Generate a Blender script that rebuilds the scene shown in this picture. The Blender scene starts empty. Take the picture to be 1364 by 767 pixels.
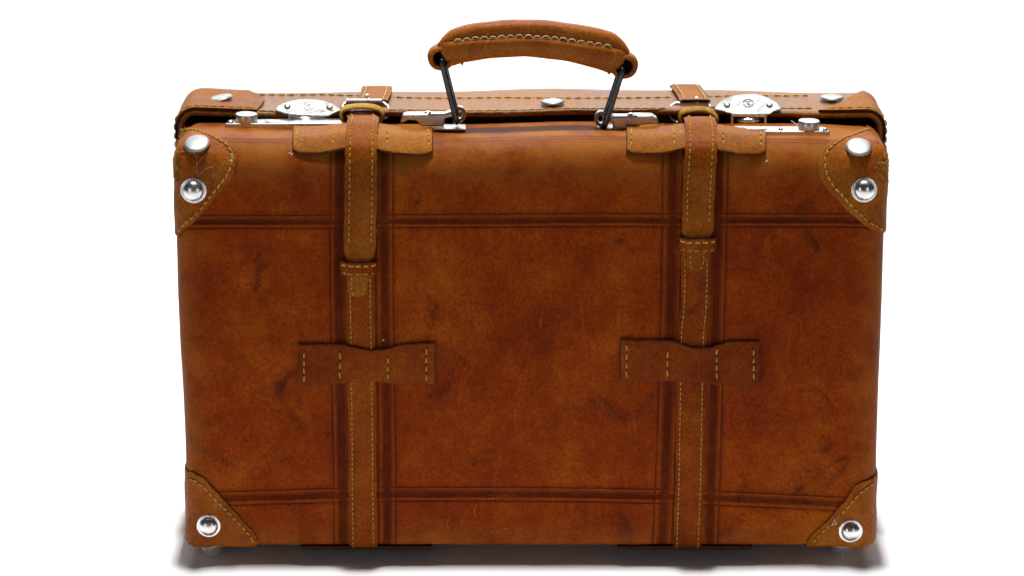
import bpy, math, random
import numpy as np
from mathutils import Vector, Matrix
random.seed(7)
rng = np.random.RandomState(7)
R = math.radians
scene = bpy.context.scene
COL = scene.collection

# ------------------------------------------------------------------ camera
PITCH = R(16.0); DIST = 3.0; FPX = 4724.0
CAM = np.array([-0.0159, -DIST*math.cos(PITCH), 0.2465 + DIST*math.sin(PITCH)])
FWD = np.array([0, math.cos(PITCH), -math.sin(PITCH)]); UP = np.array([0, math.sin(PITCH), math.cos(PITCH)])
cam_d = bpy.data.cameras.new('camera'); cam = bpy.data.objects.new('camera', cam_d); COL.objects.link(cam)
cam.location = CAM; cam.rotation_euler = (math.pi/2 - PITCH, 0, 0)
cam_d.sensor_width = 36; cam_d.lens = FPX*36/1364; cam_d.clip_start = .05; cam_d.clip_end = 100
scene.camera = cam
# ------------------------------------------------------------------ world and lamps
W_ = bpy.data.worlds.new('World'); scene.world = W_; W_.use_nodes = True
W_.node_tree.nodes['Background'].inputs[0].default_value = (1, 1, 1, 1)
W_.node_tree.nodes['Background'].inputs[1].default_value = 0.03
def area(name, loc, target, size, power, color=(1, 1, 1)):
    l = bpy.data.lights.new(name, 'AREA'); l.shape = 'RECTANGLE'; l.size, l.size_y = size; l.energy = power; l.color = color
    o = bpy.data.objects.new(name, l); COL.objects.link(o); o.location = loc
    o.rotation_euler = (Vector(target) - Vector(loc)).to_track_quat('-Z', 'Y').to_euler()
    return o
k_ = area('added_overhead_key', (0, .64, 14.0), (0, .35, 0), (.5, 1.0), 26); k_.data.spread = R(18)  # unseen key lamp, added high and narrow to shape the floor shadow
area('added_backdrop_light', (0, 3.5, 2.6), (0, 3.2, 0), (4.0, 1.0), 150)  # unseen lamp added to keep the backdrop white
area('added_front_fill_left', (-1.7, -2.3, .50), (0, 0, .25), (.5, 1.3), 5.0)  # unseen low fill added to brighten the front face
area('added_front_fill_right', (1.5, -2.4, .50), (0, 0, .25), (.5, 1.3), 3.6)  # second unseen fill, added on the other side of the camera
vs = scene.view_settings; vs.view_transform = 'Standard'; vs.look = 'None'; vs.exposure = 0.0; vs.gamma = 1; vs.use_curve_mapping = False

# ------------------------------------------------------------------ node helpers
def new_mat(name):
    m = bpy.data.materials.new(name); m.use_nodes = True; nt = m.node_tree
    return m, nt, nt.nodes['Principled BSDF']
class NT:
    def __init__(s, nt): s.nt = nt
    def node(s, t, **k):
        n = s.nt.nodes.new(t)
        for a, b in k.items(): setattr(n, a, b)
        return n
    def put(s, sock, v):
        if isinstance(v, (int, float)): sock.default_value = v
        elif isinstance(v, tuple): sock.default_value = v if len(v) == len(sock.default_value) else (*v, 1)
        else: s.nt.links.new(v, sock)
    def m(s, op, a, b=0.0, c=None, clamp=False):
        n = s.node('ShaderNodeMath', operation=op, use_clamp=clamp); s.put(n.inputs[0], a); s.put(n.inputs[1], b)
        if c is not None: s.put(n.inputs[2], c)
        return n.outputs[0]
    def sstep(s, v, a, b, lo=0., hi=1.):
        n = s.node('ShaderNodeMapRange', interpolation_type='SMOOTHSTEP'); s.put(n.inputs[0], v)
        for i, x in enumerate((a, b, lo, hi)): n.inputs[i+1].default_value = x
        return n.outputs[0]
    def mix(s, f, a, b, mode='MIX'):
        n = s.node('ShaderNodeMix', data_type='RGBA', blend_type=mode, clamp_factor=True)
        s.put(n.inputs[0], f); s.put(n.inputs[6], a); s.put(n.inputs[7], b); return n.outputs[2]
    def noise(s, vec, scale, detail=4, rough=.55, dist=0., stretch=None):
        if stretch:
            mp = s.node('ShaderNodeMapping'); s.put(mp.inputs[0], vec); mp.inputs['Scale'].default_value = stretch
            if len(stretch) == 3: vec = mp.outputs[0]
        n = s.node('ShaderNodeTexNoise'); s.put(n.inputs['Vector'], vec)
        n.inputs['Scale'].default_value = scale; n.inputs['Detail'].default_value = detail
        n.inputs['Roughness'].default_value = rough; n.inputs['Distortion'].default_value = dist
        return n.outputs[0]
    def vor(s, vec, scale, feature='F1'):
        n = s.node('ShaderNodeTexVoronoi', feature=feature); s.put(n.inputs['Vector'], vec); n.inputs['Scale'].default_value = scale
        return n.outputs[0]
    def bump(s, h, strength, dist, nrm=None):
        n = s.node('ShaderNodeBump'); n.inputs['Strength'].default_value = strength; n.inputs['Distance'].default_value = dist
        s.put(n.inputs['Height'], h)
        if nrm is not None: s.put(n.inputs['Normal'], nrm)
        return n.outputs[0]

LINES = []      # tooled lines on the body, filled once the body surface is known
def leather(name, dark, mid, light, stain=(.030, .008, .004), stain_amt=.7, bands=False, rough=(.40, .62), seed=0., grain=1., spec=.42, pale=.0, vgrad=None):
    m, nt, b = new_mat(name); T = NT(nt)
    tc = T.node('ShaderNodeTexCoord')
    mp = T.node('ShaderNodeMapping'); T.put(mp.inputs[0], tc.outputs['Object']); mp.inputs['Location'].default_value = (seed, seed*.37, seed*1.7)
    P = mp.outputs[0]
    n1 = T.noise(P, 7, 7, .62, .4)
    n2 = T.noise(P, 34, 6, .6)
    n3 = T.noise(P, 900, 3, .6)
    f = T.m('ADD', T.m('MULTIPLY', n1, .62), T.m('MULTIPLY', n2, .38))
    r = T.node('ShaderNodeValToRGB'); T.put(r.inputs[0], f)
    e = r.color_ramp.elements; e[0].position = .36; e[0].color = (*dark, 1); e[1].position = .66; e[1].color = (*light, 1)
    k = r.color_ramp.elements.new(.50); k.color = (*mid, 1)
    col = r.outputs[0]
    # grain lightness
    g = T.sstep(n3, .3, .7, .72, 1.25)
    gv = T.node('ShaderNodeCombineXYZ'); [T.put(gv.inputs[i], g) for i in range(3)]
    col = T.mix(1., col, gv.outputs[0], 'MULTIPLY')
    n4 = T.noise(P, 330, 4, .62, .3)
    col = T.mix(T.sstep(n4, .30, .70), T.mix(1., col, (.84, .76, .72), 'MULTIPLY'), T.mix(1., col, (1.10, 1.20, 1.25), 'MULTIPLY'))
    # long faint rubbed streaks
    st = T.noise(P, 1, 6, .65, .6, stretch=(130, 130, 26))
    col = T.mix(T.sstep(st, .56, .78, 0, .35), col, tuple(min(1, c*1.45) for c in light))
    # stains
    s1 = T.noise(P, 19, 9, .66, .9)
    col = T.mix(T.sstep(s1, .56, .74, 0, stain_amt), col, stain)
    s2 = T.noise(P, 75, 5, .6, .3)
    col = T.mix(T.sstep(s2, .68, .78, 0, stain_amt*.8), col, stain)
    vo = T.vor(P, 95); 
    col = T.mix(T.m('MULTIPLY', T.sstep(vo, .05, .13, .6, 0), T.sstep(s1, .50, .62)), col, stain)
    # scratches, pale
    sc = T.noise(P, 1, 3, .5, 1.4, stretch=(420, 420, 45))
    col = T.mix(T.m('MULTIPLY', T.sstep(sc, .73, .79), T.sstep(n1, .45, .6, 0, .35+pale)), col, tuple(min(1, c*2.2+.02) for c in light))
    hgt = T.m('ADD', T.m('MULTIPLY', n3, .35), T.m('MULTIPLY', T.vor(P, 620), .35))
    hgt = T.m('ADD', hgt, T.m('MULTIPLY', T.noise(P, 190, 5, .6), .9))
    nrm = T.bump(hgt, .55*grain, .0006)
    nrm = T.bump(T.noise(P, 38, 5, .55, .8), .42, .0026, nrm)
    nrm = T.bump(T.noise(P, 1, 5, .6, .5, stretch=(330, 330, 110)), .35*grain, .0010, nrm)
    if bands:
        uvn = T.node('ShaderNodeUVMap', uv_map='surf'); sx = T.node('ShaderNodeSeparateXYZ'); T.put(sx.inputs[0], uvn.outputs[0])
        U, V = sx.outputs[0], sx.outputs[1]
        wob = T.m('MULTIPLY', T.m('SUBTRACT', T.noise(P, 60, 3), .5), .0012)
        tot = None; thin = None; soft = None; hilite_ = None
        for (kind, a, bb, cc, hw, off, s) in LINES:
            x, y = (U, V) if kind == 'h' else (V, U)
            line = T.m('ADD', T.m('ADD', T.m('MULTIPLY', x, bb), a), T.m('MULTIPLY', T.m('MULTIPLY', x, x), cc))
            d = T.m('ABSOLUTE', T.m('SUBTRACT', T.m('ADD', y, wob), line))
            w = T.sstep(d, hw-.0016, hw+.0003, s, 0)
            t = T.sstep(T.m('ABSOLUTE', T.m('SUBTRACT', d, off)), .0003, .0011, s*.85, 0)
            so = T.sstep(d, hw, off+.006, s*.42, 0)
            pl_ = T.sstep(T.m('ABSOLUTE', T.m('SUBTRACT', d, (hw+off)/2)), .0002, .0011, s*.38, 0); hilite_ = pl_ if hilite_ is None else T.m('MAXIMUM', hilite_, pl_)  # painted highlight: lighter lines beside each tooled band
            # V bands stop short under the top edge is left to the anchors
            tot = w if tot is None else T.m('MAXIMUM', tot, w)
            thin = t if thin is None else T.m('MAXIMUM', thin, t)
            soft = so if soft is None else T.m('MAXIMUM', soft, so)
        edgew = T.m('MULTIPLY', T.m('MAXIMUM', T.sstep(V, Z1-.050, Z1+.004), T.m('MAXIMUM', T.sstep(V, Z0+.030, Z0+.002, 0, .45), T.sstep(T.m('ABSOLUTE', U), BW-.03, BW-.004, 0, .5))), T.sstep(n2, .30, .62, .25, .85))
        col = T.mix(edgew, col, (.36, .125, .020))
        wear = T.sstep(T.noise(P, 45, 6, .7), .34, .60, .55, 1)
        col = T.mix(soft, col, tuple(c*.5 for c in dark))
        col = T.mix(T.m('MULTIPLY', hilite_, wear), col, tuple(c*1.05 for c in light))
        col = T.mix(T.m('MULTIPLY', T.m('MULTIPLY', T.m('MAXIMUM', tot, thin), wear), .72), col, (.052, .0065, .0012))
        nrm = T.bump(T.m('MAXIMUM', tot, T.m('MULTIPLY', thin, 1.0)), .8, -.0007, nrm)
    T.put(b.inputs['Base Color'], col)
    T.put(b.inputs['Roughness'], T.sstep(T.m('ADD', T.m('MULTIPLY', n2, .5), T.m('MULTIPLY', n1, .5)), .35, .65, rough[0], rough[1]))
    T.put(b.inputs['Normal'], nrm); b.inputs['Specular IOR Level'].default_value = spec
    return m
def metal(name, col, rough, scr=.3, dirt=.25, bscale=1.0):
    m, nt, b = new_mat(name); T = NT(nt); tc = T.node('ShaderNodeTexCoord'); P = tc.outputs['Object']
    n1 = T.noise(P, 130, 6, .7); n2 = T.noise(P, 900, 3, .6)
    c = T.mix(T.sstep(n1, .55, .75, 0, dirt), (*col, 1), (.30, .27, .22, 1))
    T.put(b.inputs['Base Color'], c); b.inputs['Metallic'].default_value = 1
    T.put(b.inputs['Roughness'], T.sstep(n1, .3, .7, rough, rough+scr))
    T.put(b.inputs['Normal'], T.bump(T.m('ADD', n2, T.m('MULTIPLY', n1, 2)), .25*bscale, .0003))
    return m
def plain(name, col, rough=.7, spec=.3, var=.25, scale=400, bump=.3):
    m, nt, b = new_mat(name); T = NT(nt); tc = T.node('ShaderNodeTexCoord'); P = tc.outputs['Object']
    n = T.noise(P, scale, 4, .6)
    T.put(b.inputs['Base Color'], T.mix(T.sstep(n, .3, .7), tuple(c*(1-var) for c in col), tuple(min(1, c*(1+var)) for c in col)))
    b.inputs['Roughness'].default_value = rough; b.inputs['Specular IOR Level'].default_value = spec
    if bump: T.put(b.inputs['Normal'], T.bump(n, bump, .0003))
    return m

# ------------------------------------------------------------------ pixel rays -> points on real surfaces
def ray(px, py):
    d = np.array([1., 0, 0])*(px-682)/FPX + UP*(383.5-py)/FPX + FWD
    return d/np.linalg.norm(d)
def at_depth(px, py, y):
    d = ray(px, py); return CAM + d*(y-CAM[1])/d[1]
def on_plane(px, py, o, n):
    d = ray(px, py); o = np.array(o); n = np.array(n); return CAM + d*np.dot(o-CAM, n)/np.dot(d, n)
def proj(p):
    q = p - CAM; z = q@FWD
    return np.stack([682 + FPX*q[..., 0]/z, 383.5 - FPX*(q@UP)/z], -1)

# ------------------------------------------------------------------ the body surface
BW = .2990; Z0 = .0125; D1 = .074
Z1 = at_depth(707, 191, 0.)[2]          # top of the front tray
ZM = (Z0+Z1)/2; HH = (Z1-Z0)/2
LO = np.array([-BW+.016, .021, Z0+.006]); HI = np.array([BW-.016, D1-.002, Z1-.025])
RN = np.array([.016, .021, .006]); RP = np.array([.016, .002, .025])
def lump(p, a=1.):
    x, y, z = p[..., 0], p[..., 1], p[..., 2]
    return a*(.5*np.sin(x*21+1.3+z*9)*np.sin(z*26+.4) + .3*np.sin(x*47+z*13+2)*np.sin(z*39-x*17) + .2*np.sin(x*83-z*41)*np.sin(z*71+x*9+1))
def S(P, h=0.):
    """box point -> worn, rounded body surface; h = height above it"""
    P = np.asarray(P, float)
    c = np.clip(P, LO, HI); q = P-c
    rr = np.where(q > 0, RP, RN); q = q/rr
    L = np.linalg.norm(q, axis=-1, keepdims=True); L = np.maximum(L, 1e-9); qn = q/L
    pos = c + qn*rr; n = qn/rr; n /= np.linalg.norm(n, axis=-1, keepdims=True)
    a = np.clip(1-(pos[..., 0]/BW)**2, 0, 1); b_ = np.clip(1-((pos[..., 2]-ZM)/HH)**2, 0, 1)
    fr = np.clip(-n[..., 1], 0, 1)
    pos = pos.copy()
    pos[..., 1] -= .0030*a*b_*fr
    pos = pos + n*(lump(pos, .0005) + h)[..., None] if np.ndim(h) else pos + n*(lump(pos, .0005)[..., None] + h)
    t = np.clip((pos[..., 2]-ZM)/HH, -1, 1.1)
    pos[..., 0] *= 1 + .0035*t
    # the top back edge sags and ripples a little
    w = np.clip(t, 0, 1)**3
    x = pos[..., 0]
    pos[..., 2] += w*(.0010*np.sin(x*15+.6) + .0006*np.sin(x*37) - .0025*np.clip(np.abs(x)/BW-.85, 0, 1)/.15*.6)
    # sides lean in slightly low on the left
    pos[..., 0] += .0012*np.sin(pos[..., 2]*19)*np.clip(-x/BW, 0, 1)
    return pos, n
def bx(x, v):
    """unfolded (x, v): below Z0 = underside, Z0..Z1 = front, above Z1 = top"""
    x = np.asarray(x, float); v = np.asarray(v, float); x, v = np.broadcast_arrays(x, v)
    return np.stack([x, np.where(v > Z1, v-Z1, np.where(v < Z0, Z0-v, 0.)), np.clip(v, Z0, Z1)], -1)
def uv(px, py, h=0.):
    x, v = (px-707)*.000635, Z1-(py-191)*.00066
    for _ in range(30):
        f = lambda a, b: proj(S(bx(a, b), h)[0])
        p = f(x, v); e = np.array([px, py])-p
        if abs(e).max() < .02: break
        s = 2e-4; J = np.stack([(f(x+s, v)-p)/s, (f(x, v+s)-p)/s], 1)
        try: d = np.linalg.solve(J, e)
        except Exception: break
        d = np.clip(d, -.02, .02)*.9; x += d[0]; v += d[1]; x = np.clip(x, -BW, BW); v = np.clip(v, Z0-.02, Z1+D1-.001)
    return float(x), float(v)
def UVs(pts, h=0.): return np.array([uv(a, b, h) for a, b in pts])

# tooled lines: fit from points along them
def fitline(kind, pts, hw, off, s=1.):
    q = UVs(pts)
    x, y = (q[:, 0], q[:, 1]) if kind == 'h' else (q[:, 1], q[:, 0])
    deg = 2 if len(pts) > 2 else 1
    c = np.polyfit(x, y, deg); c = np.concatenate([np.zeros(3-len(c)), c])
    LINES.append((kind, float(c[2]), float(c[1]), float(c[0]), hw, off, s))
fitline('h', [(300, 295), (640, 293.5), (1000, 293.5), (1120, 293)], .0027, .0056)
fitline('h', [(320, 661), (400, 662), (500, 659.5), (640, 655), (760, 657), (870, 661), (970, 664), (1100, 669)], .0029, .0064)
fitline('v', [(452, 260), (452.5, 400), (455.5, 640), (457, 715)], .0040, .0075)
fitline('v', [(512, 260), (513, 400), (515.5, 640), (516, 715)], .0036, .0073)
fitline('v', [(896, 250), (894, 400), (885, 650), (883, 715)], .0038, .0085)
fitline('v', [(957, 250), (954, 400), (947, 650), (945, 715)], .0036, .0075)
fitline('h', [(350, 187), (700, 184), (1060, 187)], .0020, .0040, .55)

# ------------------------------------------------------------------ materials
M = {}
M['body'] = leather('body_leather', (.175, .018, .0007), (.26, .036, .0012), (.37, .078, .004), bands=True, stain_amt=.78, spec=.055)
M['strap'] = leather('strap_leather', (.165, .021, .0008), (.25, .044, .0018), (.35, .088, .006), spec=.07, seed=3, stain_amt=.5)
M['patch'] = leather('corner_leather', (.225, .044, .0025), (.33, .083, .005), (.46, .155, .018), spec=.09, seed=5, stain_amt=.6, pale=.2)
M['tan'] = leather('tan_loop_leather', (.20, .050, .003), (.30, .090, .006), (.42, .16, .018), seed=21, stain_amt=.55, spec=.07, pale=.1)
M['upper'] = leather('upper_strap_leather', (.185, .036, .002), (.265, .062, .0035), (.36, .115, .010), seed=33.3, stain_amt=.55, spec=.07)
M['loop'] = leather('dark_loop_leather', (.145, .016, .0008), (.225, .038, .0018), (.33, .080, .006), seed=27, stain_amt=.6, spec=.07)
M['lid'] = leather('lid_leather', (.15, .046, .004), (.25, .086, .008), (.37, .145, .018), seed=8, stain_amt=.6, spec=.24, rough=(.30, .5))
M['grip'] = leather('handle_leather', (.235, .050, .003), (.345, .090, .006), (.47, .155, .014), spec=.14, seed=11, stain_amt=.4, rough=(.36, .52))
M['suede'] = leather('raw_leather', (.34, .15, .022), (.48, .24, .045), (.62, .38, .11), seed=13, stain_amt=.5, rough=(.7, .9), spec=.15)
M['crack'] = plain('cracked_skin', (.46, .30, .17), .9, .05)
M['burnish'] = plain('burnished_leather_border', (.10, .024, .004), .6, .12, .5, 200)
M['edge'] = plain('cut_leather_edge', (.045, .014, .004), .75, .15, .6, 160)
M['hollow_shade'] = plain('hollow_shade_black', (.006, .004, .003), .95, .03)  # shade of the gap and the eye holes, put into the colour
M['under'] = plain('underside_leather', (.05, .016, .006), .8, .2)
M['thread'] = plain('yellow_thread', (.56, .32, .045), .75, .2, .3, 700)
M['thread_pale'] = plain('pale_thread', (.68, .48, .20), .75, .2, .25, 700)
M['hole'] = plain('stitch_hole', (.022, .006, .003), .9, .05)
M['chrome'] = metal('nickel_plate', (.66, .66, .645), .24, .22, .25)
M['plate'] = metal('worn_nickel', (.32, .32, .31), .52, .16, .35)
M['stud'] = metal('polished_stud', (.86, .86, .86), .17, .16, .3)
M['satin'] = metal('satin_stud', (.36, .36, .35), .42, .2, .3)
M['iron'] = metal('dark_iron', (.10, .10, .105), .16, .2, .3)
M['fluff'] = plain('pale_fluff', (.80, .76, .70), .9, .1)
M['ink'] = plain('stamp_ink', (.05, .03, .03), .8, .1)
m_, nt_, b_ = new_mat('white_paper'); b_.inputs['Base Color'].default_value = (.86, .86, .86, 1); b_.inputs['Roughness'].default_value = .8; b_.inputs['Specular IOR Level'].default_value = .1
T_ = NT(nt_); tc_ = T_.node('ShaderNodeTexCoord'); T_.put(b_.inputs['Normal'], T_.bump(T_.noise(tc_.outputs['Object'], 90, 4), .1, .0005))
M['paper'] = m_

# ------------------------------------------------------------------ mesh helpers
class MB:
    def __init__(s): s.v = []; s.f = []; s.m = []; s.n = 0
    def add(s, V, F, mi=0):
        V = np.asarray(V, float).reshape(-1, 3); s.v.append(V); s.f += [tuple(int(i)+s.n for i in f) for f in F]; s.m += [mi]*len(F); s.n += len(V); return s
    def grid(s, G, closed_u=False, closed_v=False, flip=False, mi=0):
        n, m = G.shape[:2]; F = []
        for i in range(n if closed_u else n-1):
            for j in range(m if closed_v else m-1):
                a, b, c, d = i*m+j, ((i+1) % n)*m+j, ((i+1) % n)*m+(j+1) % m, i*m+(j+1) % m
                F.append((a, d, c, b) if flip else (a, b, c, d))
        return s.add(G, F, mi)
    def build(s, name, mats, parent=None, smooth=40, bevel=0, kind=None, label=None, weld=0):
        me = bpy.data.meshes.new(name)
        me.from_pydata(np.concatenate(s.v).tolist(), [], s.f)
        if not isinstance(mats, (list, tuple)): mats = [mats]
        for m in mats: me.materials.append(m)
        if len(mats) > 1: me.polygons.foreach_set('material_index', s.m)
        if weld or True:
            import bmesh
            b = bmesh.new(); b.from_mesh(me)
            if weld: bmesh.ops.remove_doubles(b, verts=b.verts, dist=weld)
            bmesh.ops.recalc_face_normals(b, faces=b.faces); b.to_mesh(me); b.free()
        me.shade_smooth()
        if smooth < 180: me.set_sharp_from_angle(angle=R(smooth))
        o = bpy.data.objects.new(name, me); COL.objects.link(o)
        if parent: o.parent = parent
        if kind: o['kind'] = kind
        if label: o['label'] = label
        if bevel:
            md = o.modifiers.new('bevel', 'BEVEL'); md.width = bevel; md.segments = 2; md.limit_method = 'ANGLE'; md.angle_limit = R(50); md.harden_normals = False
        return o
def crom(pts, n):
    """resampled Catmull-Rom through pts, n points evenly by arc length"""
    P = np.asarray(pts, float)
    if len(P) < 3: 
        t = np.linspace(0, 1, n)[:, None]; return P[0]*(1-t)+P[-1]*t
    Q = np.vstack([2*P[0]-P[1], P, 2*P[-1]-P[-2]]); out = []
    for i in range(1, len(Q)-2):
        for t in np.linspace(0, 1, 16, endpoint=False):
            a, b, c, d = Q[i-1], Q[i], Q[i+1], Q[i+2]
            out.append(.5*(2*b+(c-a)*t+(2*a-5*b+4*c-d)*t*t+(3*b-a-3*c+d)*t**3))
    out.append(P[-1]); return resamp(np.array(out), n)
def resamp(P, n, dims=None):
    d = np.r_[0, np.cumsum(np.linalg.norm(np.diff(P[:, :dims] if dims else P, axis=0), axis=1))]
    t = np.linspace(0, d[-1], n); return np.stack([np.interp(t, d, P[:, k]) for k in range(P.shape[1])], 1)
def plen(P): return np.linalg.norm(np.diff(P, axis=0), axis=1).sum()
def tube_add(mb, P, r, k=8, closed=False, mi=0, flat=1.0, ref=(0, 1, 0)):
    P = np.asarray(P, float); n = len(P); G = []
    rs = np.broadcast_to(np.asarray(r, float), (n,))
    for i in range(n):
        t = P[(i+1) % n]-P[i-1] if closed else P[min(i+1, n-1)]-P[max(i-1, 0)]
        t = t/(np.linalg.norm(t)+1e-12)
        a = np.array(ref, float); a = a-t*(a@t)
        if np.linalg.norm(a) < .05: a = np.array([1., .1, 0]); a = a-t*(a@t)
        a /= np.linalg.norm(a); b = np.cross(t, a)
        G.append([P[i]+rs[i]*(math.cos(2*math.pi*j/k)*a*flat+math.sin(2*math.pi*j/k)*b) for j in range(k)])
    G = np.array(G); mb.grid(G, closed_u=closed, closed_v=True)
    mb.m[-(n if closed else n-1)*k:] = [mi]*((n if closed else n-1)*k)
    if not closed:
        base = mb.n-n*k
        mb.f += [tuple(base+j for j in range(k))[::-1], tuple(base+(n-1)*k+j for j in range(k))]; mb.m += [mi, mi]
def dome_profile(mb, o, n, prof, k=28, mi=0, sq=(1, 1), ref=(1, 0, 0)):
    """revolve (r, h) profile round axis n at o"""
    n = np.array(n, float); n /= np.linalg.norm(n); a = np.array(ref, float); a -= n*(a@n); a /= np.linalg.norm(a); b = np.cross(n, a)
    G = np.array([[o + n*h + r*(math.cos(2*math.pi*j/k)*a*sq[0]+math.sin(2*math.pi*j/k)*b*sq[1]) for j in range(k)] for r, h in prof])
    mb.grid(G, closed_v=True, mi=mi)
    if prof[-1][0] > 1e-5: mb.f.append(tuple(mb.n-k+j for j in range(k))); mb.m.append(mi)
def sheet(mb, top, bot, mi=0, rim=False):
    """closed sheet between two equal grids"""
    n, m = top.shape[:2]; base = mb.n
    V = np.concatenate([top.reshape(-1, 3), bot.reshape(-1, 3)]); F = []; o = n*m
    for i in range(n-1):
        for j in range(m-1):
            a, b, c, d = i*m+j, (i+1)*m+j, (i+1)*m+j+1, i*m+j+1
            F += [(a, b, c, d), (a+o, d+o, c+o, b+o)]
    ring = [j for j in range(m)] + [i*m+m-1 for i in range(1, n)] + [(n-1)*m+j for j in range(m-2, -1, -1)] + [i*m for i in range(n-2, 0, -1)]
    mb.add(V, F, mi); bs = mb.n-len(V)
    if rim:
        q0 = len(mb.m)-len(F); c = 0
        for i in range(n-1):
            for j in range(m-1):
                if i in (0, n-2) or j in (0, m-2): mb.m[q0+c] = 2
                c += 2
    for a, b in zip(ring, ring[1:]+ring[:1]): mb.f.append((b+bs, a+bs, a+o+bs, b+o+bs)); mb.m.append(1)
def stitches(P, N, pitch=.0057, L=.0042, r=.00062, lift=.0003, k=5, thread=0, hole=1, mb=None, jit=.06, arch=0.):
    mb = mb or MB(); tot = plen(P); n = max(1, int(tot/pitch)); Q = resamp(np.hstack([P, N]), n*12+1, 3)
    Pn, Nn = Q[:, :3], Q[:, 3:]; Nn = Nn/np.linalg.norm(Nn, axis=1, keepdims=True); step = tot/(n*12)
    for i in range(n):
        c = i*12+6+rng.uniform(-1, 1)*jit*12; hl = L/2/step*(1+rng.uniform(-.12, .12)); side = rng.uniform(-1, 1)*r*.45
        pts = []; rr = []
        for q in np.linspace(-1, 1, 5):
            f = np.clip(c+q*hl, 0, n*12-1e-3); a = int(f); t = f-a
            p = Pn[a]*(1-t)+Pn[a+1]*t; nn = Nn[a]
            tg = Pn[a+1]-Pn[a]; tg /= np.linalg.norm(tg)+1e-12
            s = np.cross(nn, tg)
            pts.append(p+nn*(lift+r*.35-r*1.1*abs(q)**3)+s*(side*q + arch*(1-q*q))); rr.append(r*(1-.38*abs(q)**3)*(1+rng.uniform(-.1, .1)))
        tube_add(mb, pts, rr, k, mi=thread, ref=nn)
        if hole is not None:
            f = min(i*12+0.2, n*12-1); a = int(f)
            dome_profile(mb, Pn[a]+Nn[a]*.00002, Nn[a], [(r*1.15, 0), (r*.8, .00012), (0.00001, .00016)], 6, hole)
    return mb

# ------------------------------------------------------------------ backdrop
mb = MB(); prof = [(-6, 0), (3.2, 0)] + [(3.2+1.6*math.sin(a), 1.6-1.6*math.cos(a)) for a in np.linspace(0, math.pi/2, 16)[1:]] + [(4.8, 4.2)]
G = np.array([[[x, y, z] for x in np.linspace(-5, 5, 5)] for y, z in prof]); mb.grid(G)
bd = mb.build('white_backdrop', M['paper'], smooth=60); bd['kind'] = 'structure'

# ------------------------------------------------------------------ suitcase root
root = bpy.data.objects.new('suitcase', None); COL.objects.link(root); root.location = (0, 0, 0); root.empty_display_size = .1
root['label'] = 'worn brown leather suitcase with two buckled straps, nickel latches and studded corners'
root['category'] = 'suitcase'

# body tray
def face_lin(a, b, n): return np.linspace(a, b, n)
mb = MB(); nx, nv = 199, 119; xs = np.linspace(-BW, BW, nx); uvs = []
def addface(G, UVG): mb.grid(S(G)[0]); uvs.append(UVG.reshape(-1, 2))
X, V = np.meshgrid(xs, np.linspace(Z0, Z1, nv)); addface(bx(X, V), np.stack([X, V], -1))
X, V = np.meshgrid(xs, np.linspace(Z1, Z1+D1, 34)); addface(np.stack([X, V-Z1, X*0+Z1], -1), np.stack([X, V], -1))
X, V = np.meshgrid(xs, np.linspace(Z0-D1, Z0, 26)); addface(np.stack([X, Z0-V, X*0+Z0], -1), np.stack([X, V], -1))
for s in (-1, 1):
    Y, Z = np.meshgrid(np.linspace(0, D1, 30), np.linspace(Z0, Z1, nv)); addface(np.stack([Y*0+s*BW, Y, Z], -1), np.stack([Y*0+s*BW+s*Y, Z], -1))
me = bpy.data.meshes.new('body'); me.from_pydata(np.concatenate(mb.v).tolist(), [], mb.f)
UVA = np.concatenate(uvs); ul = me.uv_layers.new(name='surf'); li = np.zeros(len(me.loops), int); me.loops.foreach_get('vertex_index', li)
ul.data.foreach_set('uv', UVA[li].ravel().astype(np.float32))
import bmesh
b = bmesh.new(); b.from_mesh(me); bmesh.ops.remove_doubles(b, verts=b.verts, dist=1e-6); bmesh.ops.recalc_face_normals(b, faces=b.faces); b.to_mesh(me); b.free()
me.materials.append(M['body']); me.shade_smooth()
body = bpy.data.objects.new('body', me); COL.objects.link(body); body.parent = root

# ------------------------------------------------------------------ the lid shell
LW = .3030; LR = .016; LY0 = .0775; LY1 = .160; LZ1 = Z1+.0105; LZ0 = Z0+.002
def per(s, inset=0.):
    """perimeter of the lid in XZ: s from the top centre, positive to the right, down the side; returns pos2, normal2"""
    s = np.asarray(s, float); sg = np.sign(s); a = np.abs(s); w = LW-LR; hs = LZ1-LZ0-2*LR; q = LR*math.pi/2
    x = np.zeros_like(a); z = np.zeros_like(a); nx = np.zeros_like(a); nz = np.zeros_like(a)
    m = a <= w; x[m] = a[m]; z[m] = LZ1; nz[m] = 1
    m = (a > w) & (a <= w+q); t = (a[m]-w)/LR; nx[m] = np.sin(t); nz[m] = np.cos(t); x[m] = w+LR*np.sin(t); z[m] = LZ1-LR+LR*np.cos(t)
    m = (a > w+q) & (a <= w+q+hs); x[m] = LW; z[m] = LZ1-LR-(a[m]-w-q); nx[m] = 1
    m = (a > w+q+hs) & (a <= w+2*q+hs); t = (a[m]-w-q-hs)/LR; nx[m] = np.cos(t); nz[m] = -np.sin(t); x[m] = w+LR*np.cos(t); z[m] = LZ0+LR-LR*np.sin(t)
    m = a > w+2*q+hs; x[m] = w-(a[m]-w-2*q-hs); z[m] = LZ0; nz[m] = -1
    return x*sg, z, nx*sg, nz
HALF = (LW-LR)*2 + LR*math.pi + (LZ1-LZ0-2*LR)
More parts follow.
